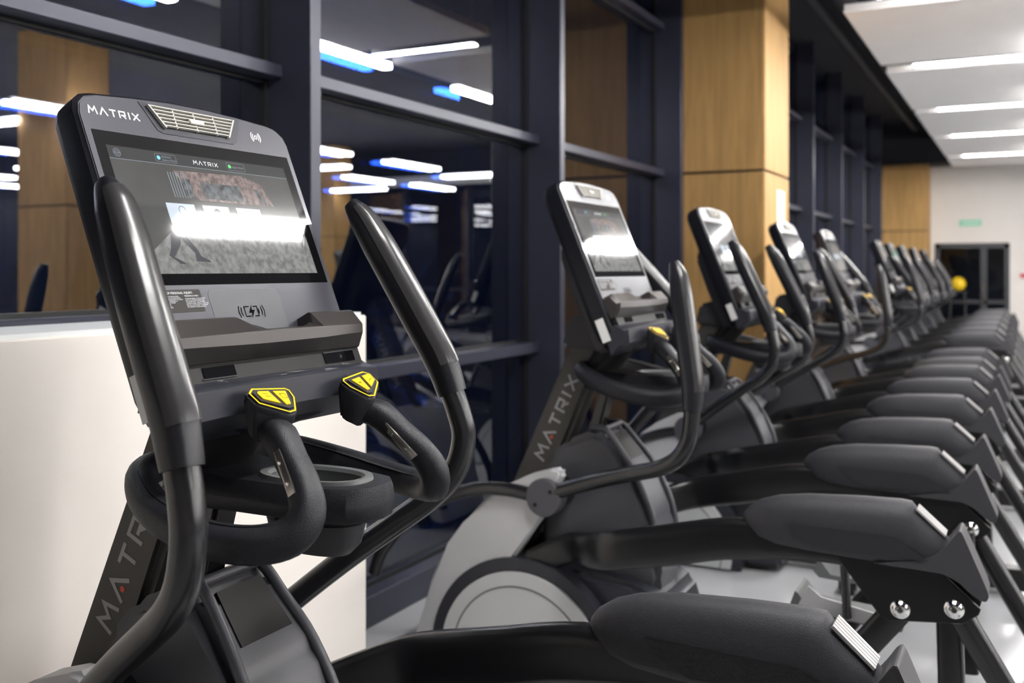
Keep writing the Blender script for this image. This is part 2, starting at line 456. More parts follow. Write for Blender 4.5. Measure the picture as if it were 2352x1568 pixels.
ex = empty('exit_sign', (-0.97, YE-.012, 2.46))
boxo('plate', (-.20, .20, -.012, .01, -.06, .06), 'exit_green', ex)
boxo('arrow_bar', (-.15, .17, -.014, -.012, -.012, .012), 'white_print', ex)
tag(ex, 'small green exit sign on the white end wall above the door', 'sign')
rs = empty('wall_sign', (-0.03, YE-.012, 1.42))
boxo('plate', (-.07, .07, -.01, .01, -.08, .08), 'label_white', rs)
boxo('red_band', (-.06, .06, -.013, -.01, -.05, .04), 'sign_red', rs)
tag(rs, 'small red and white fire notice on the end wall right of the door', 'sign')
nt_ = empty('paper_notice', (-1.745, 8.10, 1.985))
boxo('sheet', (-.001, .001, -.13, .13, -.19, .19), 'paper', nt_)
for k in range(9):
    boxo('printed_line', (.0012, .0018, -.10, .10-(k % 3)*.03, .14-k*.036, .152-k*.036), 'paper_ink', nt_)
tag(nt_, 'white paper notice with grey lines taped to the oak pillar', 'notice')

# ================================================================== THE MACHINE
RX = -1.2                               # x of the machine's base point
TILT = math.radians(22.4)
CPX, CPZ = -1.487, H+0.249              # middle of the top edge of the screen glass
def CP(a, b, off=0.0):
    return Vector((CPX + math.sin(TILT)*b + math.cos(TILT)*off - RX, a, CPZ - math.cos(TILT)*b + math.sin(TILT)*off))
def X(p):                               # absolute x to machine x
    return (p[0]-RX, p[1], p[2])
def XZ(pr): return [(x-RX, z) for x, z in pr]
def plate(name, pts, off0, off1, m, parent, bev=0.0):
    bm = bmesh.new()
    a = [bm.verts.new(CP(p[0], p[1], off0)) for p in pts]; b = [bm.verts.new(CP(p[0], p[1], off1)) for p in pts]
    n = len(pts); bm.faces.new(a[::-1]); fb = bm.faces.new(b)
    for i in range(n): bm.faces.new([a[i], a[(i+1) % n], b[(i+1) % n], b[i]])
    if bev:
        bmesh.ops.bevel(bm, geom=list(fb.edges), offset=bev, segments=2, affect='EDGES')
    return finish(name, bm, m, parent, smooth=35)
def flat(name, pts, off, m, parent):
    bm = bmesh.new(); bm.faces.new([bm.verts.new(CP(p[0], p[1], off)) for p in pts])
    o = finish(name, bm, m, parent); DETAIL.add(o.data.name); return o
def rect(a0, a1, b0, b1): return [(a0, b0), (a1, b0), (a1, b1), (a0, b1)]
def rrect(a0, a1, b0, b1, r, n=4):
    out = []
    for cx, cy, st_ in ((a1-r, b0+r, -90), (a1-r, b1-r, 0), (a0+r, b1-r, 90), (a0+r, b0+r, 180)):
        for k in range(n+1):
            t = math.radians(st_+90*k/n); out.append((cx+r*math.cos(t), cy+r*math.sin(t)))
    return out
def strokes(name, lines, w, off, m, parent):
    bm = bmesh.new(); strokes_bm(bm, lines, w, lambda x, y: CP(x, y, off))
    o = finish(name, bm, m, parent); DETAIL.add(o.data.name); return o
def arc(cx, cy, r, a0, a1, n=8):
    return [(cx+r*math.cos(math.radians(a0+(a1-a0)*k/n)), cy+r*math.sin(math.radians(a0+(a1-a0)*k/n))) for k in range(n+1)]
def cmtx(a, b, off=0.0012):             # text frame on the console plane
    o = CP(a, b, off); ex_ = Vector((0, 1, 0)); ey = (CP(0, -1)-CP(0, 0)); ez = ex_.cross(ey)
    M = Matrix.Identity(4)
    for i in range(3): M[i][0], M[i][1], M[i][2], M[i][3] = ex_[i], ey[i], ez[i], o[i]
    return M

def build_machine():
    root = empty('elliptical_trainer', (RX, 0, 0))
    # ---------------- console
    top = [(-.285, -.040), (-.279, -.060), (-.262, -.075), (-.235, -.081), (-.15, -.088), (-.05, -.0935), (.05, -.0935), (.15, -.088), (.235, -.081), (.262, -.075), (.279, -.060), (.285, -.040)]
    out = top + [(.287, .30), (.285, .50), (.272, .545), (.20, .572), (.07, .588), (-.07, .588), (-.20, .572), (-.272, .545), (-.285, .50), (-.287, .30)]
    def inset(pts, d):
        return [(p[0]*(1-d/.285), p[1]+d*(1 if p[1] < 0 else (-1 if p[1] > .45 else 0))) for p in pts]
    bm = bmesh.new(); rings = []
    for off, d in ((0.0, .006), (-.006, 0), (-.050, .002), (-.066, .008), (-.078, .022)):
        rings.append([bm.verts.new(CP(p[0], p[1], off)) for p in inset(out, d)])
    n = len(out)
    for a, b in zip(rings, rings[1:]):
        for i in range(n): bm.faces.new([a[i], a[(i+1) % n], b[(i+1) % n], b[i]])
    bm.faces.new(rings[0]); bm.faces.new(rings[-1][::-1])
    con = finish('console', bm, 'shell_plastic', root, smooth=35)
    back = [(-.20, .10), (.20, .10), (.215, .30), (.20, .56), (-.20, .56), (-.215, .30)]
    bm = bmesh.new(); r0 = [bm.verts.new(CP(p[0], p[1], -.076)) for p in back]
    r1 = [bm.verts.new(CP(p[0]*.9, .16+(p[1]-.1)*.86, -.135)) for p in back]
    for i in range(6): bm.faces.new([r0[i], r0[(i+1) % 6], r1[(i+1) % 6], r1[i]])
    bm.faces.new(r1); bm.faces.new(r0[::-1])
    bmesh.ops.bevel(bm, geom=list(bm.edges), offset=.012, segments=2, affect='EDGES')
    finish('rear_cover', bm, 'shell_back', con, smooth=40)
    # split line round the shell side
    fo = [(p[0]*.985, p[1]+(.009 if p[1] < 0 else 0)) for p in top] + [(.276, .44), (-.276, .44)]
    plate('console_face', fo, -.004, .0035, 'face_silver', con, .002)
    plate('screen_bezel', rect(-.265, .265, 0, .303), .003, .0040, 'bezel_glass', con)
    F0 = .0044
    dsp = plate('display', rect(-.243, .239, .029, .281), F0-.0002, F0, 'display_dark', con)
    flat('display_header', rect(-.243, .239, .029, .0545), F0+.0002, 'display_header', con)
    flat('header_rule', rect(-.243, .239, .0545, .0556), F0+.0004, 'display_line', con)
    ln, wd = word_lines('MATRIX', .0085, .001)
    strokes('screen_wordmark', [[(x-wd/2-.003, .0475-y) for x, y in l] for l in ln], .0014, F0+.0005, 'display_white', con)
    strokes('globe_icon', [arc(-.223, .0425, .008, 0, 360, 16), [(-.231, .0425), (-.215, .0425)], arc(-.223, .0425, .0045, 0, 360, 12)], .001, F0+.0005, 'display_line', con)
    for cx, dot in ((-.107, 'display_blue'), (.083, 'display_green')):
        b0, b1 = (.034, .051)
        strokes('badge_outline', [rrect(cx-.026, cx+.026, b0, b1, .003)+[rrect(cx-.026, cx+.026, b0, b1, .003)[0]]], .0006, F0+.0005, 'display_line', con)
        flat('badge_dot', arc(cx-.018, .0425, .0045, 0, 330, 10), F0+.0006, dot, con)
    for t, a, b, s in (('SAMSUNG', -.118, .0415, .0055), ('Galaxy Watch', -.118, .0482, .0065), ('Apple Watch', .071, .0450, .0065)):
        o = font_mesh('badge_text', t, s, 'display_line', con, cmtx(a, b, F0+.0006)); DETAIL.add(o.data.name)
    # street picture
    flat('picture_brick', [(-.10, .0665), (.09, .062), (.145, .078), (.165, .128), (-.05, .127), (-.075, .105)], F0+.0002, 'display_brick', con)
    flat('picture_window', rect(-.035, .075, .087, .122), F0+.0004, 'display_window', con)
    flat('picture_window', rect(-.082, -.062, .082, .122), F0+.0004, 'display_window', con)
    flat('picture_window', [(.115, .09), (.13, .09), (.145, .125), (.13, .125)], F0+.0004, 'display_window', con)
    for k in range(7):
        a = -.115+k*.0065
        flat('picture_slat', [(a, .071), (a+.002, .071), (a+.004, .124), (a+.002, .124)], F0+.0004, 'display_line', con)
    flat('picture_road', [(-.243, .281), (-.243, .262), (-.15, .198), (.239, .196), (.239, .281)], F0+.0002, 'display_road', con)
    for k, ca in enumerate((-.105, -.012, .081)):
        flat('profile_card', rect(ca-.037, ca+.035, .137, .181), F0+.0004, 'display_card', con)
        head = arc(ca, .151, .0085, 0, 360, 16); bust = [(ca-.02, .180), (ca-.014, .169), (ca-.004, .164), (ca-.004, .160)]
        bust2 = [(ca+.004, .160), (ca+.004, .164), (ca+.014, .169), (ca+.02, .180)]
        if k == 1:
            flat('profile_figure', head[:-1], F0+.0006, 'display_ink', con)
            flat('profile_figure', bust+bust2, F0+.0006, 'display_ink', con)
        else:
            strokes('profile_figure', [head, bust, bust2], .0012, F0+.0006, 'display_ink' if k == 0 else 'display_line', con)
        flat('card_button', rect(ca-.009, ca+.009, .199, .206), F0+.0006, 'display_ink', con)
    flat('picture_leg', [(-.150, .195), (-.125, .195), (-.136, .222), (-.150, .238), (-.160, .248), (-.142, .257), (-.135, .262), (-.150, .262), (-.172, .245), (-.163, .232)], F0+.0006, 'display_ink', con)
    flat('picture_leg', [(-.138, .198), (-.120, .198), (-.098, .232), (-.092, .246), (-.074, .254), (-.072, .258), (-.108, .256), (-.106, .240)], F0+.0007, 'display_ink', con)
    # print on the face
    ln, wd = word_lines('MATRIX', .0148, .003)
    strokes('brand_lettering', [[(x-.259, -.032-y) for x, y in l] for l in ln], .0030, .0042, 'white_print', con)
    strokes('wireless_symbol', [arc(.18, -.040, .004, 0, 360, 8), arc(.18, -.040, .0095, -48, 48), arc(.18, -.040, .0145, -48, 48), arc(.18, -.040, .0095, 132, 228), arc(.18, -.040, .0145, 132, 228)], .0022, .0042, 'white_print', con)
    # fan vent: recess, surround and slats
    plate('vent_recess', [(-.134, -.076), (.142, -.076), (.112, -.018), (.100, -.013), (-.092, -.013), (-.104, -.018)], .0032, .0046, 'lip_grey', con)
    plate('vent_well', [(-.116, -.071), (.118, -.071), (.090, -.025), (-.088, -.025)], .0048, .0052, 'port_black', con)
    for k in range(6):
        t = k/5.0; b = -.068+t*.039; h_ = .112-.026*t
        plate('vent_slat', rect(-h_, h_, b-.0012, b+.0012), .005, .0115, 'vent_ivory', con, .0006)
    for a in (-.055, 0, .055): plate('vent_bar', rect(a-.0014, a+.0014, -.068, -.026), .005, .0095, 'vent_ivory', con)
    plate('vent_tab', [(-.022, -.051), (.022, -.051), (.018, -.041), (-.018, -.041)], .01, .0145, 'vent_ivory', con, .001)
    for s in (-1, 1):
        plate('vent_bar', [(s*.114, -.069), (s*.118, -.069), (s*.088, -.024), (s*.084, -.024)][::s], .005, .0115, 'vent_ivory', con)
    # warning sticker with its small print
    plate('warning_sticker', rrect(-.258, -.123, .312, .356, .003), .0034, .0041, 'sticker_grey', con)
    for t, a, b, s in (('WARNING  RISK OF PERSONAL INJURY:', -.253, .3205, .0062),
                       ('FOR USE ABOVE THE AGE OF 14 AWAY FROM MACHINE.\nHEART RATE MONITORING SYSTEMS MAY BE INACCURATE.\nOVER EXERCISING MAY RESULT IN SERIOUS INJURY OR DEATH.\nIF YOU FEEL FAINT, STOP EXERCISING IMMEDIATELY.\nINSTRUCTIONS SHOULD BE READ AND PROPER\nUNDERSTANDING HAD PRIOR TO USE.\nUSE FOR ITS INTENDED PURPOSE ONLY.\nINSPECT BEFORE USING THIS EQUIPMENT.', -.253, .326, .0029),
                       ('TREADMILLS ONLY:', -.165, .326, .0040),
                       ('TO AVOID INJURY, ATTACH SAFETY\nCLIP TO CLOTHING BEFORE USE.\nTO AVOID INJURY, USE EXTREME\nCAUTION WHEN STEPPING ONTO OR\nOFF OF A MOVING BELT. STAND ON\nTHE SIDERAILS WHEN STARTING.', -.165, .331, .0031)):
        o = font_mesh('sticker_text', t, s, 'paper', con, cmtx(a, b, .0043)); DETAIL.add(o.data.name)
    plate('charging_pad', rrect(-.105, .092, .313, .43, .012), .0034, .0039, 'charge_pad', con)
    c0, cb = -.002, .361
    strokes('charging_symbol', [[(c0-.005, cb-.010), (c0-.019, cb-.010), (c0-.019, cb+.010), (c0-.005, cb+.010)], [(c0+.006, cb-.010), (c0+.017, cb-.010), (c0+.017, cb+.010), (c0+.006, cb+.010)],
            [(c0+.020, cb-.005), (c0+.020, cb+.005)], [(c0-.027, cb-.009), (c0-.029, cb), (c0-.027, cb+.009)], [(c0-.033, cb-.012), (c0-.036, cb), (c0-.033, cb+.012)],
            [(c0+.027, cb-.009), (c0+.029, cb), (c0+.027, cb+.009)], [(c0+.033, cb-.012), (c0+.036, cb), (c0+.033, cb+.012)]], .0022, .0043, 'black_print', con)
    flat('charging_symbol', [(c0+.003, cb-.014), (c0-.009, cb+.003), (c0-.001, cb+.003), (c0-.003, cb+.014), (c0+.009, cb-.003), (c0+.001, cb-.003)], .0043, 'black_print', con)
    # accessory ledge (bronze) with a phone notch, swept along y
    ys = [-.272, -.262, -.09, -.06, -.035, .105, .118, .124, .265, .274]
    tops = [.392, .384, .384, .398, .412, .412, .405, .384, .384, .392]
    bm = bmesh.new(); rings = []
    for i, (y, tb) in enumerate(zip(ys, tops)):
        e = abs(y)/.274; endk = 0.012 if abs(y) > .27 else 0
        bul = .022*(1-e*e)
        rings.append([bm.verts.new(CP(y, b, o_)) for o_, b in ((.002, tb), (.036-endk, tb-.003), (.042-endk, tb+.001), (.056+bul*.4-endk, .421), (.050+bul*.5-endk, .437+bul*.35), (.030-endk, .462), (.002, .462))])
    for a, b in zip(rings, rings[1:]):
        for i in range(7): bm.faces.new([a[i], a[(i+1) % 7], b[(i+1) % 7], b[i]])
    bm.faces.new(rings[0][::-1]); bm.faces.new(rings[-1])
    finish('accessory_ledge', bm, 'ledge_brown', con, smooth=20)
    plate('port_bar', rect(-.268, .268, .455, .505), .002, .022, 'port_black', con)
    plate('port_recess', rect(-.195, -.115, .468, .488), .022, .0235, 'bezel_glass', con)
    plate('port_frame', rect(-.20, -.115, .489, .4905), .022, .0245, 'lip_grey', con)
    plate('port_recess', rect(.145, .245, .468, .490), .022, .0235, 'bezel_glass', con)
    plate('port_frame', rect(.145, .245, .466, .468), .022, .0245, 'lip_grey', con)
    plate('headphone_jack', arc(.198, .479, .0035, 0, 330, 10), .0235, .0255, 'chrome', con)
    # lower lip shelf
    ys = [-.282, -.272, -.2, -.1, 0, .1, .2, .272, .282]; bm = bmesh.new(); rings = []
    for y in ys:
        e = abs(y)/.282; bul = .03*(1-e*e); k = .012 if abs(y) > .275 else 0
        rings.append([bm.verts.new(CP(y, b, o_)) for o_, b in ((-.03, .488), (.012, .490), (.046+bul-k, .515), (.050+bul-k, .521), (.036+bul-k, .566-k), (.01+bul-k, .575-k), (-.04, .585))])
    for a, b in zip(rings, rings[1:]):
        for i in range(7): bm.faces.new([a[i], a[(i+1) % 7], b[(i+1) % 7], b[i]])
    bm.faces.new(rings[0][::-1]); bm.faces.new(rings[-1])
    finish('console_lip', bm, 'lip_grey', con, smooth=28)
    def lipP(y, t, up=.0006):          # point on the lip's upper face
        e = abs(y)/.282; bul = .03*(1-e*e); o_ = .012+(.034+bul)*t; b = .490+.025*t
        return CP(y, b-up, o_+up)
    def lipmark(name, lines, w, m):
        bm = bmesh.new(); strokes_bm(bm, lines, w, lambda x, y: lipP(x, y/.05))
        o = finish(name, bm, m, con); DETAIL.add(o.data.name)
    lipmark('usb_mark', [[(-.165, .006), (-.165, .030)], [(-.171, .014), (-.165, .022), (-.159, .012)]], .0016, 'white_print')
    lipmark('headphone_mark', [arc(.20, .016, .006, -200, 60, 8)], .0018, 'white_print')
    bm = bmesh.new(); bm.faces.new([bm.verts.new(lipP(x, y/.05)) for x, y in rrect(-.005, .038, .020, .036, .006)])
    o = finish('sensor_window', bm, 'cup_grey', con); DETAIL.add(o.data.name)
    lipmark('print_mark', [[(-.045, .038), (-.040, .038)], [(-.038, .036), (-.034, .041)], [(-.032, .036), (-.028, .040)]], .002, 'white_print')
    sl = boxo('side_label', (0, 0.032, -.0012, .0012, 0, .085), 'label_white', con); sl.location = CP(-.2872, .535, -.050); sl.rotation_euler = (0, -TILT, 0)

    # ---------------- mast
    def mast_x(z): return -1.795+(z-.74)*(1.0/2.20)       # left edge of the mast's side
    prof = [(mast_x(.45), .45), (mast_x(1.30), 1.30), (mast_x(1.30)+.14, 1.30), (mast_x(.45)+.175, .45)]
    ms = prismo('mast', XZ(prof), -.06, .06, 'mast_bronze', root, .018, 3)
    ln, wd = word_lines('MATRIX', .042, .008)
    zb = .80; ang = math.atan2(2.20, 1.0)
    def mfn(u, v, side=-1):
        ox, oz = mast_x(zb)+.098, zb
        return Vector((ox+u*math.cos(ang)-v*math.sin(ang)-RX, side*.0607, oz+u*math.sin(ang)+v*math.cos(ang)))
    bm = bmesh.new(); strokes_bm(bm, ln, .0085, lambda u, v: mfn(u*1.08, v*1.05)); finish('mast_lettering', bm, 'mast_letters', ms)
    bm = bmesh.new(); strokes_bm(bm, [[(wd-x, y) for x, y in l] for l in ln], .0105, lambda u, v: mfn(u*1.08, .042-v, 1)); finish('mast_lettering', bm, 'mast_letters', ms)
    bm = bmesh.new(); bm.faces.new([bm.verts.new(mfn(*p)) for p in arc((.042*1.67+.0242)*1.08, .010, .0065, 0, 337, 15)])
    o = finish('lettering_dot', bm, 'red_dot', ms); DETAIL.add(o.data.name)
    prismo('rear_brace', XZ([(-1.60, .62), (-1.44, 1.10), (-1.40, 1.10), (-1.53, .62)]), -.035, .035, 'black_tube', ms, .01)
    prismo('mast_collar', XZ([(-1.585, 1.25), (-1.56, 1.36), (-1.40, 1.40), (-1.37, 1.27), (-1.42, 1.235)]), -.085, .085, 'shell_back', ms, .015)
    tubeo('neck', [X((-1.47, 0, 1.12)), X((-1.43, 0, 1.20)), X((-1.375, 0, 1.275)), X((-1.35, 0, 1.31))], [(.06, .10), (.058, .095), (.062, .11), (.065, .12)], 'port_black', ms, 20)

    # ---------------- tray with cup holder and fixed handles
    pl = []
    for p in ((-1.50, -.075), (-1.46, -.112), (-1.33, -.098), (-1.20, -.098), (-1.115, -.094), (-1.065, -.076), (-1.04, -.042)): pl.append(p)
    pl = pl + [(-1.034, 0)] + [(x, -y) for x, y in pl[::-1]]
    bm = bmesh.new(); rings = []
    for z, k in ((1.096, .84), (1.100, .90), (1.122, 1.0), (1.127, 1.0), (1.150, .92), (1.158, .86)):
        ctr = -1.25
        rings.append([bm.verts.new((ctr+(x-ctr)*(.9+.1*k)-RX, y*k, z+(.012 if x < -1.4 and z > 1.14 else 0))) for x, y in pl])
    n = len(pl)
    for a, b in zip(rings, rings[1:]):
        for i in range(n): bm.faces.new([a[i], a[(i+1) % n], b[(i+1) % n], b[i]])
    bm.faces.new(rings[0][::-1])
    # top with an oval hole
    m_ = 32; cxo, lx, ly = -1.19, .104, .060
    hole = [bm.verts.new((cxo+lx*math.copysign(abs(math.cos(2*math.pi*k/m_))**.85, math.cos(2*math.pi*k/m_))-RX, ly*math.copysign(abs(math.sin(2*math.pi*k/m_))**.85, math.sin(2*math.pi*k/m_)), 1.1585)) for k in range(m_)]
    edges_ = []
    for ring in (rings[-1], hole):
        for i in range(len(ring)):
            e = bm.edges.get((ring[i], ring[(i+1) % len(ring)])) or bm.edges.new((ring[i], ring[(i+1) % len(ring)])); edges_.append(e)
    bmesh.ops.triangle_fill(bm, edges=edges_, use_beauty=True)
    tray = finish('tray', bm, 'tray_plastic', root, smooth=32)
    def oval(sx, sy, z):
        out_ = []
        for k in range(m_):
            c, s = math.cos(2*math.pi*k/m_), math.sin(2*math.pi*k/m_)
            out_.append((cxo+sx*math.copysign(abs(c)**.85, c)-RX, sy*math.copysign(abs(s)**.85, s), z))
        return out_
    bm = bmesh.new(); R0 = [[bm.verts.new(p) for p in oval(*q)] for q in ((lx+.014, ly+.012, 1.157), (lx+.012, ly+.010, 1.1655), (lx-.002, ly-.002, 1.1645), (lx-.007, ly-.006, 1.158))]
    for a, b in zip(R0, R0[1:]):
        for i in range(m_): bm.faces.new([a[i], a[(i+1) % m_], b[(i+1) % m_], b[i]])
    finish('cup_rim', bm, 'cup_grey', tray, smooth=40)
    bm = bmesh.new(); R0 = [[bm.verts.new(p) for p in oval(*q)] for q in ((lx-.004, ly-.004, 1.160), (lx-.012, ly-.012, 1.10), (lx-.02, ly-.018, 1.045), (lx-.035, ly-.03, 1.03))]
    for a, b in zip(R0, R0[1:]):
        for i in range(m_): bm.faces.new([a[i], a[(i+1) % m_], b[(i+1) % m_], b[i]])
    bm.faces.new(R0[-1])
    finish('cup_well', bm, 'cup_grey', tray, smooth=40)
    bm = bmesh.new(); R0 = [[bm.verts.new(p) for p in oval(*q)] for q in ((lx+.0, ly+.0, 1.08), (lx-.01, ly-.008, 1.04), (lx-.03, ly-.025, 1.02))]
    for a, b in zip(R0, R0[1:]):
        for i in range(m_): bm.faces.new([a[i], a[(i+1) % m_], b[(i+1) % m_], b[i]])
    bm.faces.new(R0[-1]); bm.faces.new(R0[0][::-1])
    finish('cup_base', bm, 'shell_back', tray, smooth=40)
    for s in (-1, 1):
        path = [(-1.50, .055, 1.172), (-1.475, .145, 1.168), (-1.415, .215, 1.155), (-1.32, .262, 1.128), (-1.21, .274, 1.106), (-1.12, .256, 1.100), (-1.068, .222, 1.112),
                (-1.052, .198, 1.145), (-1.072, .182, 1.185), (-1.110, .166, 1.222), (-1.150, .150, 1.258), (-1.185, .135, 1.268)]
        pts = catmull([X((p[0], s*p[1], p[2])) for p in path], 5)
        rad = lerp_list([(.024, .026), (.026, .030), (.027, .031), (.027, .030), (.028, .030), (.031, .031), (.032, .032), (.029, .030), (.027, .027), (.026, .027), (.028, .030), (.022, .024)], len(pts))
        fh = tubeo('fixed_handle', pts, rad, 'tray_plastic', root, 16, up=(0, 0, 1), sq=2.6, pt=True)
        # knurled band on the arm's upper inner side
        bp = [Vector(p) for p in pts[10:28]]
        bm = bmesh.new(); prev = None
        for i, p in enumerate(bp):
            t = (bp[min(i+1, len(bp)-1)]-bp[max(i-1, 0)]).normalized(); side = Vector((0, 0, 1)).cross(t).normalized()
            if side.y*s > 0: side = -side
            q0 = p+Vector((0, 0, .0318))+side*(-.006); q1 = p+side*.024+Vector((0, 0, .024))
            cur = (bm.verts.new(q0), bm.verts.new(q1))
            if prev: bm.faces.new([prev[0], prev[1], cur[1], cur[0]])
            prev = cur
        finish('knurled_band', bm, 'knurled_plastic', fh)
        # head with the thumb buttons
        T = Vector(X((-1.165, s*.143, 1.312))); n_ = Vector((.60, 0, .80)).normalized()
        ux = Vector((0, s, 0)); ux = (ux-n_*ux.dot(n_)).normalized(); uy = n_.cross(ux)
        if uy.x > 0: uy = -uy                      # uy points forward (towards the console)
        pent = [(-.066, .030), (-.060, .036), (.024, .048), (.040, .038), (.038, .010), (-.016, -.026), (-.034, -.024), (-.062, .010)]
        bm = bmesh.new(); rings = []
        for dz, k in ((-.070, .62), (-.045, .82), (-.012, 1.06), (0, 1.0)):
            rings.append([bm.verts.new(T+ux*(-.013+(x+.013)*k)+uy*(.012+(y-.012)*k+dz*.35)+n_*dz) for x, y in pent])
        nn = len(pent)
        for a, b in zip(rings, rings[1:]):
            for i in range(nn): bm.faces.new([a[i], a[(i+1) % nn], b[(i+1) % nn], b[i]])
        bm.faces.new(rings[0][::-1]); bm.faces.new(rings[-1])
        bmesh.ops.bevel(bm, geom=list(bm.edges), offset=.004, segments=2, affect='EDGES')
        finish('handle_head', bm, 'tray_plastic', fh, smooth=50)
        def top_(x, y, h): return T+ux*x+uy*y+n_*h
        def toppoly(name, pts2, h, m):
            bm = bmesh.new(); bm.faces.new([bm.verts.new(top_(x, y, h)) for x, y in pts2]); return finish(name, bm, m, fh)
        pin = [(-.013+(x+.013)*.91, .012+(y-.012)*.91) for x, y in pent]
        bm = bmesh.new(); strokes_bm(bm, [pin+[pin[0]]], .0032, lambda x, y: top_(x, y, .0012)); finish('yellow_border', bm, 'yellow', fh)
        def block(name, pts2, h0, h1, m):
            bm = bmesh.new(); a = [bm.verts.new(top_(x, y, h0)) for x, y in pts2]; b = [bm.verts.new(top_(x, y, h1)) for x, y in pts2]
            k2 = len(pts2); bm.faces.new(a[::-1]); bm.faces.new(b)
            for i in range(k2): bm.faces.new([a[i], a[(i+1) % k2], b[(i+1) % k2], b[i]])
            return finish(name, bm, m, fh)
        block('button_base', [(-.053, .027), (.021, .038), (.031, .033), (.029, .012), (-.018, -.016), (-.032, -.015)], .0004, .004, 'pad_black')
        block('button', [(-.004, .030), (.020, .033), (.025, .029), (.023, .014), (-.007, -.003)], .004, .0062, 'yellow')
        block('button', [(-.044, .024), (-.014, .0285), (-.017, -.008), (-.028, -.009)], .004, .0062, 'yellow')
        bm = bmesh.new()
        if s < 0: L_ = [[(.016, .026), (.003, .023)], [(.014, .019), (.001, .016)], [(-.034, .018), (-.022, .019), (-.022, .007), (-.034, .006), (-.034, .018)]]
        else: L_ = [[(.018, .020), (.002, .014)], [(-.034, .012), (-.022, .014)], [(-.028, .019), (-.028, .007)]]
        strokes_bm(bm, L_, .001, lambda x, y: top_(x, y, .0065)); o = finish('button_symbol', bm, 'black_print', fh); DETAIL.add(o.data.name)
        # pulse sensor plates on the inner and outer side of the upright
        for kk in (-1, 1):
            a_ = Vector(X((-1.128, s*.159+kk*.0262, 1.242))); b_ = Vector(X((-1.070, s*.183+kk*.0285, 1.178)))
            dn = (b_-a_); wv = Vector((-.8, 0, -.55)).normalized()*.0095
            f_ = Vector((0, kk*.003, 0))
            bm = bmesh.new()
            q = [a_-wv, a_+wv*.6, b_+wv, b_-wv]
            lo = [bm.verts.new(p-f_*1.5) for p in q]; hi = [bm.verts.new(p+f_) for p in q]
            bm.faces.new(lo[::-1]); bm.faces.new(hi)
            for i in range(4): bm.faces.new([lo[i], lo[(i+1) % 4], hi[(i+1) % 4], hi[i]])
            bmesh.ops.bevel(bm, geom=list(bm.edges), offset=.0012, segments=1, affect='EDGES')
            finish('sensor_plate', bm, 'steel_plate', fh, smooth=40)
            for t_ in (.28, .75):
                bm = bmesh.new(); c_ = a_.lerp(b_, t_)+f_
                lathe_y(bm, c_.x, c_.z, [(c_.y-.001*kk, .0036), (c_.y+.0012*kk, .0032), (c_.y+.0015*kk, .0018)], 10)
                o = finish('sensor_screw', bm, 'chrome', fh); DETAIL.add(o.data.name)

    # ---------------- swinging handles (origin at the hub)
    HX, HZ = -1.566, .712
    rel = [(.0, .0), (.055, .055), (.20, .175), (.33, .272), (.40, .327), (.446, .385), (.463, .455), (.452, .515), (.436, .562)]
    yo = [.262, .268, .315, .362, .392, .412, .420, .416, .411]
    grp = [(.440, .553, .412), (.415, .625, .406), (.372, .705, .398), (.322, .795, .388), (.272, .885, .376), (.236, .945, .368), (.205, .985, .362)]
    for s in (-1, 1):
        pts = catmull([(x, s*y, z) for (x, z), y in zip(rel, yo)], 6)
        mh = tubeo('swing_handle', pts, .0275, 'black_tube', root, 16, loc=(HX-RX, 0, HZ))
        pts = catmull([(x, s*y, z) for x, z, y in grp], 6)
        rad = lerp_list([(.031, .031), (.036, .034), (.037, .034), (.037, .034), (.036, .033), (.031, .028), (.016, .014)], len(pts))
        tubeo('grip_sleeve', pts, rad, 'grip_rubber', mh, 18, sq=2.5)
        # smoother inset on the sleeve facing the user
        gp = [Vector(p) for p in pts[5:-3]]; bm = bmesh.new(); prev = None
        for i, p in enumerate(gp):
            t = (gp[min(i+1, len(gp)-1)]-gp[max(i-1, 0)]).normalized(); nx = Vector((t.z, 0, -t.x))
            cur = []
            for k in range(9):
                a = math.radians(-75+150*k/8); c, s_ = math.cos(a), math.sin(a)
                cc = abs(c)**(2/2.5); ss = math.copysign(abs(s_)**(2/2.5), s_)
                rib = .0009*math.cos(k*math.pi)
                ru, rv = rad[5+i]
                cur.append(bm.verts.new(p+nx*(ru*cc+.0016+rib)+Vector((0, 1, 0))*(rv*ss*1.03)))
            if prev:
                for k in range(8): bm.faces.new([prev[k], prev[k+1], cur[k+1], cur[k]])
            prev = cur
        finish('grip_inset', bm, 'grip_insert', mh, smooth=80)
        bm = bmesh.new(); lathe_y(bm, 0, 0, [(s*.215, .060), (s*.225, .068), (s*.285, .070), (s*.291, .066)], 32)
        finish('hub_cap', bm, 'pod_grey', mh, smooth=40)
        for a in (60, 240):
            bm = bmesh.new(); lathe_y(bm, .040*math.cos(math.radians(a)), .040*math.sin(math.radians(a)), [(s*.290, .008), (s*.2925, .008)], 10)
            finish('hub_screw', bm, 'port_black', mh)
        pts = catmull([(-.02, s*.262, -.01), (-.15, s*.268, -.04), (-.29, s*.275, -.105), (-.42, s*.28, -.22), (-.52, s*.285, -.37), (-.57, s*.29, -.50), (-.575, s*.29, -.60)], 5)
        tubeo('lower_link', pts, .026, 'black_tube', mh, 14)
        mh['swing'] = s
    bm = bmesh.new(); lathe_y(bm, HX-RX, HZ, [(-.225, .058), (.225, .058)], 24); finish('hub_axle', bm, 'black_tube', root, smooth=40)

    # ---------------- pod behind the mast
    pod = prismo('pod', XZ([(-1.66, .50), (-1.63, .82), (-1.555, .90), (-1.44, .945), (-1.385, .93), (-1.27, .79), (-1.20, .62), (-1.17, .42), (-1.20, .30), (-1.60, .30)]), -.125, .125, 'pod_grey', root, .03, 4)
    bm = bmesh.new()
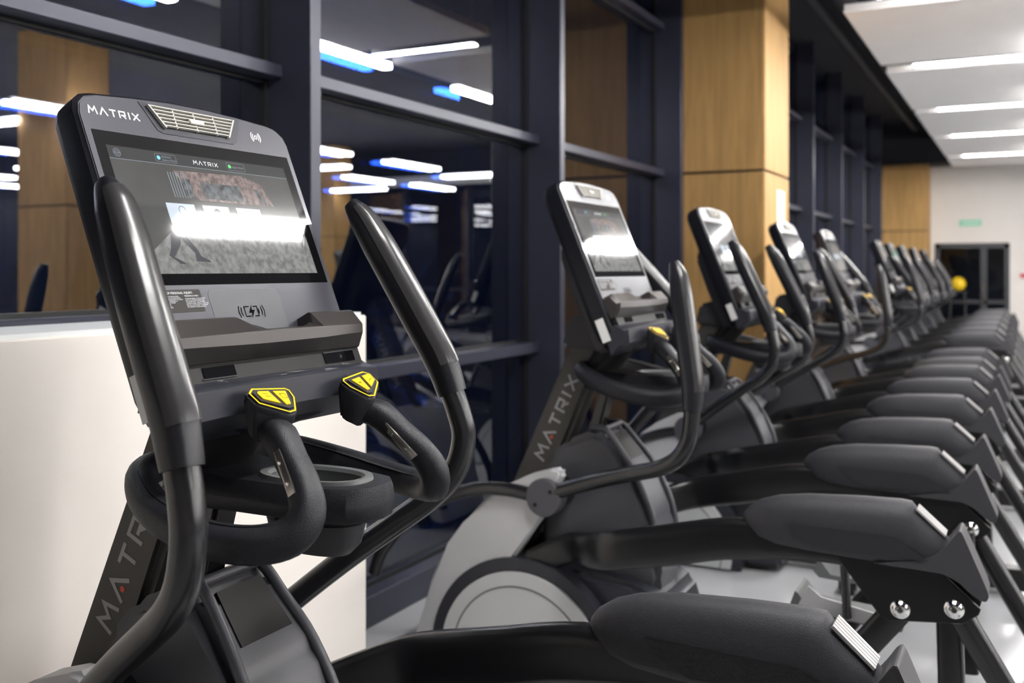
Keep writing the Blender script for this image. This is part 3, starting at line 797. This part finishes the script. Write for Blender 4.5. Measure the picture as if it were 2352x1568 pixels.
    e0, e1 = Vector(X((-1.385, 0, .93))), Vector(X((-1.27, 0, .79))); up_ = Vector((.773, 0, .635))
    q = [(e0.lerp(e1, .02), -.062), (e0.lerp(e1, .02), .062), (e0.lerp(e1, .66), .072), (e0.lerp(e1, .66), -.072)]
    v0 = [bm.verts.new(p+Vector((0, y, 0))+up_*.003) for p, y in q]; v1 = [bm.verts.new(p+Vector((0, y, 0))-up_*.02) for p, y in q]
    bm.faces.new(v0); bm.faces.new(v1[::-1])
    for i in range(4): bm.faces.new([v0[i], v0[(i+1) % 4], v1[(i+1) % 4], v1[i]])
    finish('pod_window', bm, 'port_black', pod)
    for s in (-1, 1):
        pts = catmull([X((-1.46, s*.080, .950)), X((-1.40, s*.085, .945)), X((-1.345, s*.092, .885)), X((-1.28, s*.105, .800)), X((-1.21, s*.112, .66)), X((-1.18, s*.112, .50))], 4)
        tubeo('pod_rim', pts, .012, 'pod_grey', pod, 10)
    tubeo('pod_rim', [X((-1.405, -.085, .948)), X((-1.405, .085, .948))], .011, 'pod_grey', pod, 10)

    # ---------------- front fairing and crank dome
    of = [(-2.16, .04), (-2.13, .12), (-2.065, .34), (-1.985, .49), (-1.915, .58), (-1.83, .67), (-1.745, .732), (-1.64, .785), (-1.56, .810), (-1.515, .822), (-1.50, .80), (-1.60, .62), (-1.73, .425), (-1.80, .42), (-1.90, .38), (-1.99, .29), (-2.04, .18), (-2.055, .04)]
    for s in (-1, 1):
        bm = bmesh.new(); prism(bm, [(x-RX, z) for x, z in of], s*.20, s*.262)
        bmesh.ops.bevel(bm, geom=list(bm.edges), offset=.014, segments=3, affect='EDGES', clamp_overlap=True)
        finish('fairing_side', bm, 'fairing_grey', root, smooth=40)
    prismo('fairing_front', XZ([(-2.17, .04), (-2.14, .12), (-2.075, .34), (-1.99, .495), (-1.92, .585), (-1.835, .675), (-1.78, .71), (-1.74, .65), (-1.95, .35), (-2.03, .04)]), -.205, .205, 'fairing_grey', root, .012, 2)
    def dome(name, R_, y0, y1, m, inr=0.0, cz=.09):
        bm = bmesh.new(); k_ = 36; a0 = math.asin(min(1, (.015-cz)/R_))
        pr = [(-1.665+R_*math.cos(a0+(math.pi-2*a0)*i/k_)-RX, cz+R_*math.sin(a0+(math.pi-2*a0)*i/k_)) for i in range(k_+1)]
        if inr:
            a1 = math.asin(min(1, (.015-cz)/inr))
            pr += [(-1.665+inr*math.cos(a1+(math.pi-2*a1)*i/k_)-RX, cz+inr*math.sin(a1+(math.pi-2*a1)*i/k_)) for i in range(k_, -1, -1)]
        prism(bm, pr, y0, y1); return finish(name, bm, m, root, smooth=30)
    for s in (-1, 1):
        dome('crank_disc', .335, s*.19, s*.285, 'disc_grey')
        dome('crank_groove', .285, s*.285, s*.2865, 'cup_grey', .279)
        dome('disc_rim', .385, s*.15, s*.272, 'lip_grey', .338)
    prismo('base_shroud', XZ([(-1.75, .02), (-1.62, .42), (-1.45, .44), (-1.25, .42), (-1.14, .36), (-1.10, .22), (-1.1, .02)]), -.21, .21, 'lip_grey', root, .025, 3)

    # ---------------- pedal arms
    for s in (-1, 1):
        yc = s*.40
        bpts = [(-1.68, s*.225, .425), (-1.56, s*.232, .485), (-1.47, s*.265, .520), (-1.38, s*.35, .552), (-1.25, s*.40, .590), (-1.05, s*.40, .634), (-.82, s*.40, .684), (-.55, s*.40, .69), (-.36, s*.40, .66)]
        pts = catmull([X(p) for p in bpts], 5)
        rad = lerp_list([(.05, .03), (.054, .033), (.056, .035), (.06, .036), (.066, .036), (.068, .036), (.066, .036), (.045, .034), (.03, .03)], len(pts))
        ar = tubeo('pedal_arm', pts, rad, 'beam_paint', root, 18, sq=3.4); ar['arm'] = s
        tubeo('arm_pivot', [X((-1.66, s*.15, .43)), X((-1.66, s*.25, .43))], .05, 'beam_paint', ar, 18)
        sec = [(-.800, .752, .772, .014), (-.785, .735, .792, .030), (-.745, .708, .818, .046), (-.69, .694, .836, .056), (-.60, .687, .849, .061), (-.45, .681, .858, .063), (-.33, .678, .861, .062), (-.300, .677, .858, .058), (-.288, .676, .842, .056), (-.21, .674, .772, .053), (-.19, .674, .750, .050)]
        bm = bmesh.new(); rings = []
        for x, zb_, zt, hw in sec:
            h_ = zt-zb_
            q = [(-hw*.8, zb_), (-hw, zb_+.12*h_), (-hw, zb_+.50*h_), (-hw*.86, zb_+.74*h_), (-hw*.6, zb_+.93*h_), (-hw*.2, zt), (hw*.2, zt), (hw*.6, zb_+.93*h_), (hw*.86, zb_+.74*h_), (hw, zb_+.50*h_), (hw, zb_+.12*h_), (hw*.8, zb_)]
            rings.append([bm.verts.new((x-RX, yc+y, z)) for y, z in q])
        for a, b in zip(rings, rings[1:]):
            for i in range(12): bm.faces.new([a[i], a[(i+1) % 12], b[(i+1) % 12], b[i]])
        bm.faces.new(rings[0][::-1]); bm.faces.new(rings[-1])
        finish('arm_cover', bm, 'cover_plastic', ar, smooth=38)
        # ribbed pale strip on the sloping heel
        bm = bmesh.new()
        for k in range(5):
            y0, y1 = yc-.034+k*.0142, yc-.034+k*.0142+.0115
            d0, d1 = Vector(X((-.286, 0, .841))), Vector(X((-.208, 0, .771)))
            nrm = Vector((.66, 0, .75))
            lo = [d0+Vector((0, y0, 0)), d0+Vector((0, y1, 0)), d1+Vector((0, y1, 0)), d1+Vector((0, y0, 0))]
            a = [bm.verts.new(p) for p in lo]; b = [bm.verts.new(p+nrm*.006) for p in lo]
            bm.faces.new(a[::-1]); bm.faces.new(b)
            for i in range(4): bm.faces.new([a[i], a[(i+1) % 4], b[(i+1) % 4], b[i]])
        finish('ribbed_strip', bm, 'cover_strip', ar)
        for kk in (-1, 1):
            bm = bmesh.new(); yy = yc+kk*.0638
            bm.faces.new([bm.verts.new((x-RX, yy, z)) for x, z in ((-.66, .768), (-.34, .762), (-.25, .703), (-.56, .700), (-.62, .725))])
            finish('knurled_patch', bm, 'knurled_plastic', ar)
        bm = bmesh.new()
        hp = catmull([(-.40, 0, .676), (-.33, 0, .690), (-.27, 0, .704), (-.225, 0, .728), (-.195, 0, .762), (-.176, 0, .790), (-.166, 0, .797), (-.158, 0, .788), (-.13, 0, .722), (-.096, 0, .640), (-.093, 0, .618), (-.104, 0, .606), (-.135, 0, .622), (-.185, 0, .662), (-.24, 0, .672), (-.40, 0, .675)], 3)[:-1]
        prism(bm, [(p.x-RX, p.z) for p in hp], yc-.060, yc+.060)
        bmesh.ops.bevel(bm, geom=[e for f_ in bm.faces if len(f_.verts) > 4 for e in f_.edges], offset=.016, segments=4, affect='EDGES', clamp_overlap=True)
        finish('heel_flare', bm, 'cover_smooth', ar, smooth=45)
        for kk in (-1, 1):
            yp = yc+kk*.036
            pl_ = prismo('bracket_plate', XZ([(-.515, .682), (-.225, .676), (-.112, .578), (-.118, .560), (-.160, .528), (-.360, .506), (-.385, .515)]), yp-.004, yp+.004, 'beam_paint', ar, .002, 1)
            for bx, bz in ((-.328, .545), (-.182, .568)):
                bm = bmesh.new()
                lathe_y(bm, bx-RX, bz, [(yp+kk*.004, .0275), (yp+kk*.0065, .0275), (yp+kk*.0085, .0235), (yp+kk*.0135, .0205), (yp+kk*.0175, .014), (yp+kk*.0185, .008), (yp+kk*.0165, .0075)], 24)
                finish('bolt', bm, 'chrome', ar, smooth=50)
        # links from the bracket down to the base
        tubeo('front_link', [X((-.318, s*.40, .555)), X((-.66, s*.36, .12))], [(.042, .026)]*2, 'beam_paint', ar, 16, sq=3)
        tubeo('rear_link', [X((-.188, s*.40, .575)), X((.11, s*.38, .10))], [(.036, .028)]*2, 'black_tube', ar, 16)
        tubeo('middle_link', [X((-.205, s*.31, .57)), X((-.185, s*.31, .09))], [(.038, .026)]*2, 'beam_paint', ar, 16, sq=3)
        for o_ in [ar]+list(ar.children):
            for v in o_.data.vertices:
                k = min(1, max(0, (v.co.z-.12)/.35)); ky = min(1, max(0, (v.co.x+RX+1.50)/.22))
                xa = v.co.x+RX
                v.co.x = xa*(1-.028*k)-RX; v.co.z = v.co.z+k*.028*(1.55-v.co.z); v.co.y += s*.08*ky
        # foot pedal hung between the arms
        bm = bmesh.new()
        prism(bm, [(x-RX, z) for x, z in ((-.68, .46), (-.66, .44), (-.34, .425), (-.33, .45), (-.345, .44), (-.62, .455), (-.655, .50), (-.665, .505))], s*.12, s*.28)
        finish('foot_pedal', bm, 'cup_grey', root)
        prismo('pedal_wall', XZ([(-.66, .45), (-.62, .53), (-.58, .50), (-.40, .47), (-.35, .43)]), s*.28, s*.288, 'fairing_grey', root)
        tubeo('pedal_hanger', [X((-.50, s*.29, .45)), X((-.50, s*.36, .68))], .014, 'black_tube', root, 8)

    # ---------------- floor frame
    boxo('base_rail', (-1.9-RX, .30-RX, -.05, .05, .03, .13), 'beam_paint', root, .008)
    for xx, hw in ((-2.02, .30), (-.75, .40), (.12, .46)):
        boxo('floor_bar', (xx-.04-RX, xx+.04-RX, -hw, hw, .02, .085), 'beam_paint', root, .01)
        for s in (-1, 1): boxo('levelling_foot', (xx-.03-RX, xx+.03-RX, s*(hw-.05)-.03, s*(hw-.05)+.03, 0, .022), 'pad_black', root, .004)
    return root

proto = build_machine()
def copy_tree(o, parent, far):
    c = o.copy(); COL.objects.link(c)
    if parent: c.parent = parent
    for ch in o.children:
        if far and ch.type == 'MESH' and ch.data.name in DETAIL: continue
        copy_tree(ch, c, far)
    return c
def set_handles(r, aL, aR):
    for ch in r.children:
        if 'swing' in ch: ch.rotation_euler = (0, -math.radians(aL if ch['swing'] < 0 else aR), 0)
rows = [(1.501, -1.5, 1.0), (3.571, -19.5, 13.0), (5.31, -2.6, -3.7), (7.165, -7.0, -0.4), (8.805, -19.0, 9.0),
        (12.2, -12.0, 4.0), (13.35, -3.0, 2.0), (14.74, -2.0, 0.0), (16.33, -4.0, 1.0), (18.06, -2.0, 0.0)]
labels = ['black elliptical trainer standing alone before the white parapet, its screen sharply lit',
          'elliptical trainer beside the white parapet machine, handle pulled far back',
          'elliptical trainer in front of the oak pillar, third along the row',
          'elliptical trainer just past the oak pillar, fourth along the row',
          'elliptical trainer before the far dark window bays, fifth along the row']
machines = []
for i, (y, aL, aR) in enumerate(rows):
    r = proto if i == 0 else copy_tree(proto, None, i >= 5)
    r.location = (RX, y, 0)
    lab = labels[i] if i < 5 else 'elliptical trainer in the window row, %s from the white end wall' % ORD[9-i]
    tag(r, lab, 'elliptical trainer', 'elliptical trainers in a row along the windows'); set_handles(r, aL, aR)
    machines.append(r)
for k, (x, y, rz) in enumerate(((5.2, 3.4, math.pi), (5.2, 5.6, math.pi), (5.4, 10.2, math.pi), (5.4, 12.4, math.pi), (5.4, 14.6, math.pi))):
    r = copy_tree(proto, None, True); r.location = (x, y, 0); r.rotation_euler = (0, 0, rz)
    tag(r, 'mirrored elliptical trainer of the second row, %s from the glazed end wall' % ORD[4-k], 'elliptical trainer', 'elliptical trainers of the second row')
    set_handles(r, -3, 1)
# the nearest machine rests with its right pedal arm slightly further forward
for ch in machines[0].children:
    if ch.get('arm') == 1: ch.location = (-.048, 0, .012)
